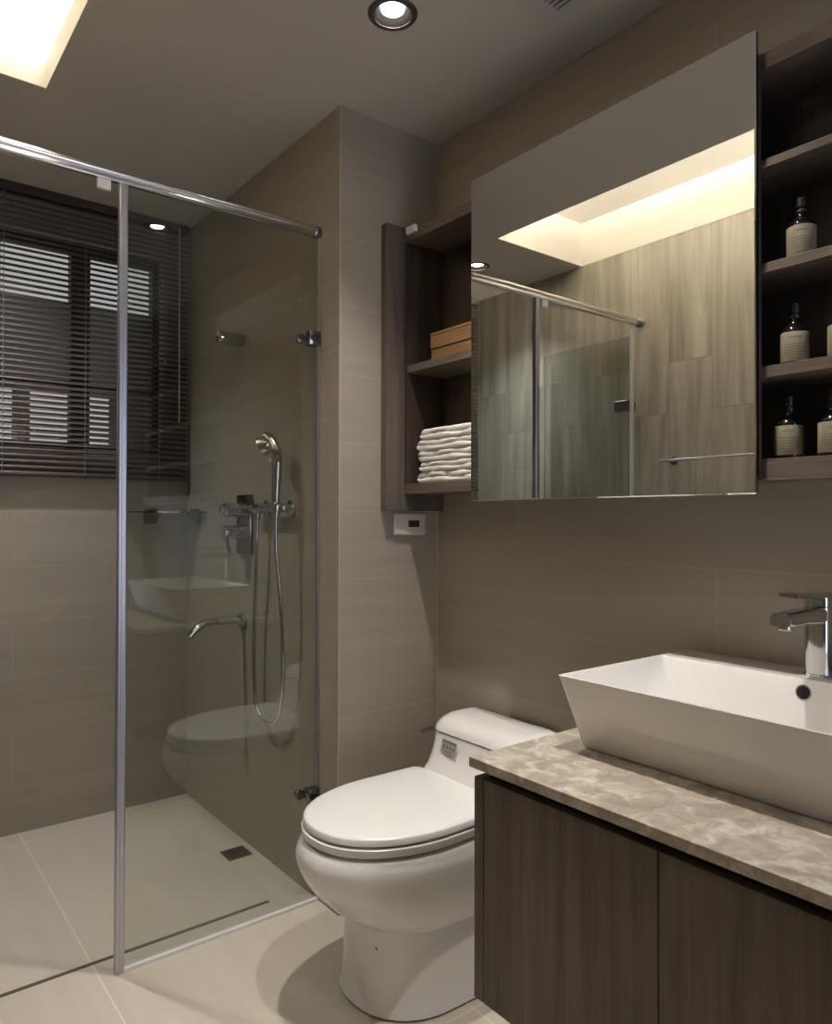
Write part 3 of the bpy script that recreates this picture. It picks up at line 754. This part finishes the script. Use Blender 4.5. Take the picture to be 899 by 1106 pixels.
t = thing('basin_faucet', 'chrome single-lever faucet standing on the basin ledge', 'faucet', (1.436, 0.607, zr))
fx, fy = 1.437, 0.607
def sq(cx, cy, z, w, d, p=0.55, n=32):
    out = []
    for i in range(n):
        a = 2*math.pi*i/n
        c, s = math.cos(a), math.sin(a)
        out.append(Vector((cx+w*math.copysign(abs(c)**p, c), cy+d*math.copysign(abs(s)**p, s), z)))
    return out
bm = B(); loft(bm, [sq(fx, fy, z, w, w) for z, w in ((zr+0.0003, 0.0245), (zr+0.003, 0.0255), (zr+0.006, 0.0240))]); obj('base_ring', bm, M_CHROME, t, smooth=40)
bm = B(); loft(bm, [sq(fx, fy, z, w, w) for z, w in ((zr+0.004, 0.0225), (zr+0.09, 0.0225), (zr+0.130, 0.0225))]); obj('body', bm, M_CHROME, t, smooth=40)
bm = B()
def xsec(x, zc, hy, hz, p=0.5, n=20):
    out = []
    for i in range(n):
        a = 2*math.pi*i/n; c, s = math.cos(a), math.sin(a)
        out.append(Vector((x, fy+hy*math.copysign(abs(c)**p, c), zc+hz*math.copysign(abs(s)**p, s))))
    return out
loft(bm, [xsec(x, zc, hy, hz) for x, zc, hy, hz in ((fx-0.01, 0.972, 0.020, 0.016), (fx-0.05, 0.974, 0.020, 0.0145), (fx-0.10, 0.975, 0.020, 0.0125), (fx-0.150, 0.973, 0.0195, 0.0115), (fx-0.154, 0.973, 0.018, 0.010))])
sp = obj('spout', bm, M_CHROME, t, smooth=40)
bm = B(); cyl(bm, (fx-0.136, fy, 0.955), (fx-0.136, fy, 0.964), 0.0125, bev=0.001); obj('aerator', bm, M_CHROME, sp, smooth=40)
bm = B(); loft(bm, [sq(fx, fy, z, w, w) for z, w in ((zr+0.1315, 0.0225), (zr+0.152, 0.0225), (zr+0.156, 0.021))])
lv = obj('lever', bm, M_CHROME, t, smooth=40)
bm = B(); loft(bm, [xsec(x, zc, hy, hz) for x, zc, hy, hz in ((fx+0.012, 1.0085, 0.0215, 0.006), (fx-0.03, 1.0095, 0.0215, 0.0055), (fx-0.08, 1.0125, 0.020, 0.0045), (fx-0.122, 1.0145, 0.018, 0.0038), (fx-0.126, 1.0145, 0.016, 0.002))]); obj('grip', bm, M_CHROME, lv, smooth=40)

# ------------------------------------------------------------------ toilet
TY = 1.460
t = thing('toilet', 'white one-piece toilet with closed lid between shower and vanity', 'toilet', (1.15, TY, 0))
def egg(z, xf, hw, xm, xb, hwb, rb=0.03, n=28, p=0.92):
    """outline: rounded front, sides running to a straight back with rounded corners"""
    out = []
    for i in range(n+1):
        a = -math.pi/2+math.pi*i/n
        c, s = math.cos(a), math.sin(a)
        out.append(Vector((xm-(xm-xf)*abs(c)**p, TY+hw*math.copysign(abs(s)**p, s), z)))
    k = 6
    for i in range(1, k+1):
        f = i/k
        out.append(Vector((xm+(xb-rb-xm)*f, TY+hw+(hwb-hw)*f, z)))
    for i in range(1, 5):
        a = math.pi/2*(1-i/5)
        out.append(Vector((xb-rb+rb*math.cos(a), TY+hwb-rb+rb*math.sin(a), z)))
    for i in range(1, 5):
        a = -math.pi/2*i/5
        out.append(Vector((xb-rb+rb*math.cos(a), TY-hwb+rb+rb*math.sin(a), z)))
    for i in range(k):
        f = 1-i/k
        out.append(Vector((xm+(xb-rb-xm)*f, TY-hw-(hwb-hw)*f, z)))
    return out
bm = B()
XB = 1.495
body = [(0.0004, 0.96, 0.163, 1.13, 0.18), (0.006, 0.954, 0.168, 1.13, 0.184), (0.016, 0.956, 0.166, 1.13, 0.183), (0.03, 0.961, 0.162, 1.13, 0.18), (0.1, 0.967, 0.158, 1.13, 0.177), (0.185, 0.972, 0.156, 1.13, 0.176), (0.194, 0.972, 0.156, 1.13, 0.176), (0.197, 0.9669, 0.1599, 1.13, 0.18), (0.205, 0.9458, 0.1673, 1.13, 0.1856), (0.235, 0.9089, 0.1789, 1.12, 0.1904), (0.268, 0.8766, 0.1872, 1.12, 0.1931), (0.298, 0.853, 0.192, 1.12, 0.195), (0.32, 0.841, 0.196, 1.12, 0.197), (0.338, 0.834, 0.198, 1.12, 0.198), (0.355, 0.829, 0.199, 1.12, 0.198), (0.37, 0.831, 0.197, 1.12, 0.196), (0.386, 0.839, 0.192, 1.12, 0.194), (0.392, 0.844, 0.188, 1.12, 0.192), (0.3945, 0.853, 0.18, 1.12, 0.186)]
loft(bm, [egg(z, xf, hw, xm, XB, hb) for z, xf, hw, xm, hb in body])
tb = obj('bowl', bm, M_CER, t, smooth=50)
bm = B(); lathe(bm, [(0.002, -0.001), (0.006, 0.0), (0.006, 0.002), (0.002, 0.003)], (0.9820, TY-0.062, 0.150), 12, 'X'); obj('bolt_cap', bm, M_DARK, t)
bm = B()
def tank(z, xf, hw, r):
    out = []
    n = 8
    for (cx, cy, a0, rr) in ((XB-0.015, TY+hw-0.015, 0, 0.015), (xf+r, TY+hw-r, 90, r), (xf+r, TY-hw+r, 180, r), (XB-0.015, TY-hw+0.015, 270, 0.015)):
        for k in range(n+1):
            a = math.radians(a0+90*k/n)
            out.append(Vector((cx+rr*math.cos(a), cy+rr*math.sin(a), z)))
    # bow the front slightly forward at the middle
    for v in out:
        if v.x < xf+0.09:
            v.x -= 0.018*(1-((v.y-TY)/hw)**2)
    return out
tk = [(0.386, 1.235, 0.190, 0.03), (0.400, 1.245, 0.190, 0.035), (0.412, 1.272, 0.190, 0.045), (0.430, 1.296, 0.191, 0.055), (0.455, 1.318, 0.192, 0.06), (0.485, 1.334, 0.193, 0.06), (0.515, 1.344, 0.194, 0.06), (0.541, 1.349, 0.195, 0.06)]
loft(bm, [tank(*q) for q in tk])
tkobj = obj('tank', bm, M_CER, t, smooth=50)
bm = B()
loft(bm, [tank(*q) for q in ((0.5435, 1.352, 0.192, 0.058), (0.5455, 1.347, 0.196, 0.06), (0.556, 1.350, 0.194, 0.06), (0.567, 1.358, 0.188, 0.06), (0.576, 1.370, 0.180, 0.055), (0.583, 1.388, 0.168, 0.05), (0.586, 1.415, 0.15, 0.03))])
obj('tank_lid', bm, M_CER, t, smooth=60)
bm = B()
loft(bm, [egg(z, xf, hw, 1.12, 1.295, hb, 0.02) for z, xf, hw, hb in ((0.3965, 0.866, 0.176, 0.174), (0.4000, 0.850, 0.189, 0.186), (0.4040, 0.845, 0.193, 0.190), (0.4190, 0.845, 0.193, 0.190), (0.4205, 0.848, 0.191, 0.188))])
obj('seat', bm, M_SEAT, t, smooth=50)
bm = B()
loft(bm, [egg(z, xf, hw, 1.12, 1.295, hb, 0.02) for z, xf, hw, hb in ((0.4212, 0.868, 0.174, 0.170), (0.4240, 0.856, 0.185, 0.181), (0.4270, 0.849, 0.191, 0.188), (0.4395, 0.850, 0.191, 0.187), (0.4430, 0.853, 0.188, 0.184), (0.4450, 0.864, 0.179, 0.175), (0.4470, 0.93, 0.13, 0.13))])
obj('lid', bm, M_SEAT, t, smooth=60)
bm = B(); bx(bm, 1.264, 1.31, TY-0.10, TY-0.06, 0.392, 0.420, 0.004); obj('hinge', bm, M_SEAT, t)
bm = B(); bx(bm, 1.264, 1.31, TY+0.06, TY+0.10, 0.392, 0.420, 0.004); obj('hinge', bm, M_SEAT, t)
bm = B()
cyl(bm, (1.40, TY+0.193, 0.527), (1.40, TY+0.206, 0.527), 0.010, bev=0.001)
tube(bm, [(1.402, TY+0.210, 0.529), (1.37, TY+0.211, 0.529), (1.335, TY+0.212, 0.527)], 0.0055, 8); obj('flush_lever', bm, M_CHROME, t, smooth=40)
# flush sticker, following the tank front
def tank_front(y, z):
    for (z0, x0, h0, r0), (z1, x1, h1, r1) in zip(tk, tk[1:]):
        if z0 <= z <= z1:
            f = (z-z0)/(z1-z0); xf = x0+(x1-x0)*f; hw = h0+(h1-h0)*f
            return xf-0.018*(1-((y-TY)/hw)**2)
bm = B()
def patch(bm, y0, y1, z0, z1, d):
    g = [[bm.verts.new((tank_front(y0+(y1-y0)*i/6, z0+(z1-z0)*j/4)-d, y0+(y1-y0)*i/6, z0+(z1-z0)*j/4)) for i in range(7)] for j in range(5)]
    for j in range(4):
        for i in range(6):
            bm.faces.new((g[j][i], g[j][i+1], g[j+1][i+1], g[j+1][i]))
patch(bm, 1.507, 1.575, 0.497, 0.531, 0.0007)
st = obj('sticker', bm, M_PLAQUE, tkobj, smooth=60); st['label'] = 'small grey rectangular sticker'
bm = B()
patch(bm, 1.511, 1.571, 0.5235, 0.5285, 0.0012)
for i in range(4): patch(bm, 1.514+i*0.0145, 1.523+i*0.0145, 0.508, 0.517, 0.0010)
patch(bm, 1.520, 1.560, 0.501, 0.5035, 0.0012)
obj('print', bm, M_INK2, st, smooth=60)

for o in bpy.data.objects:
    if '_o' in o: del o['_o']
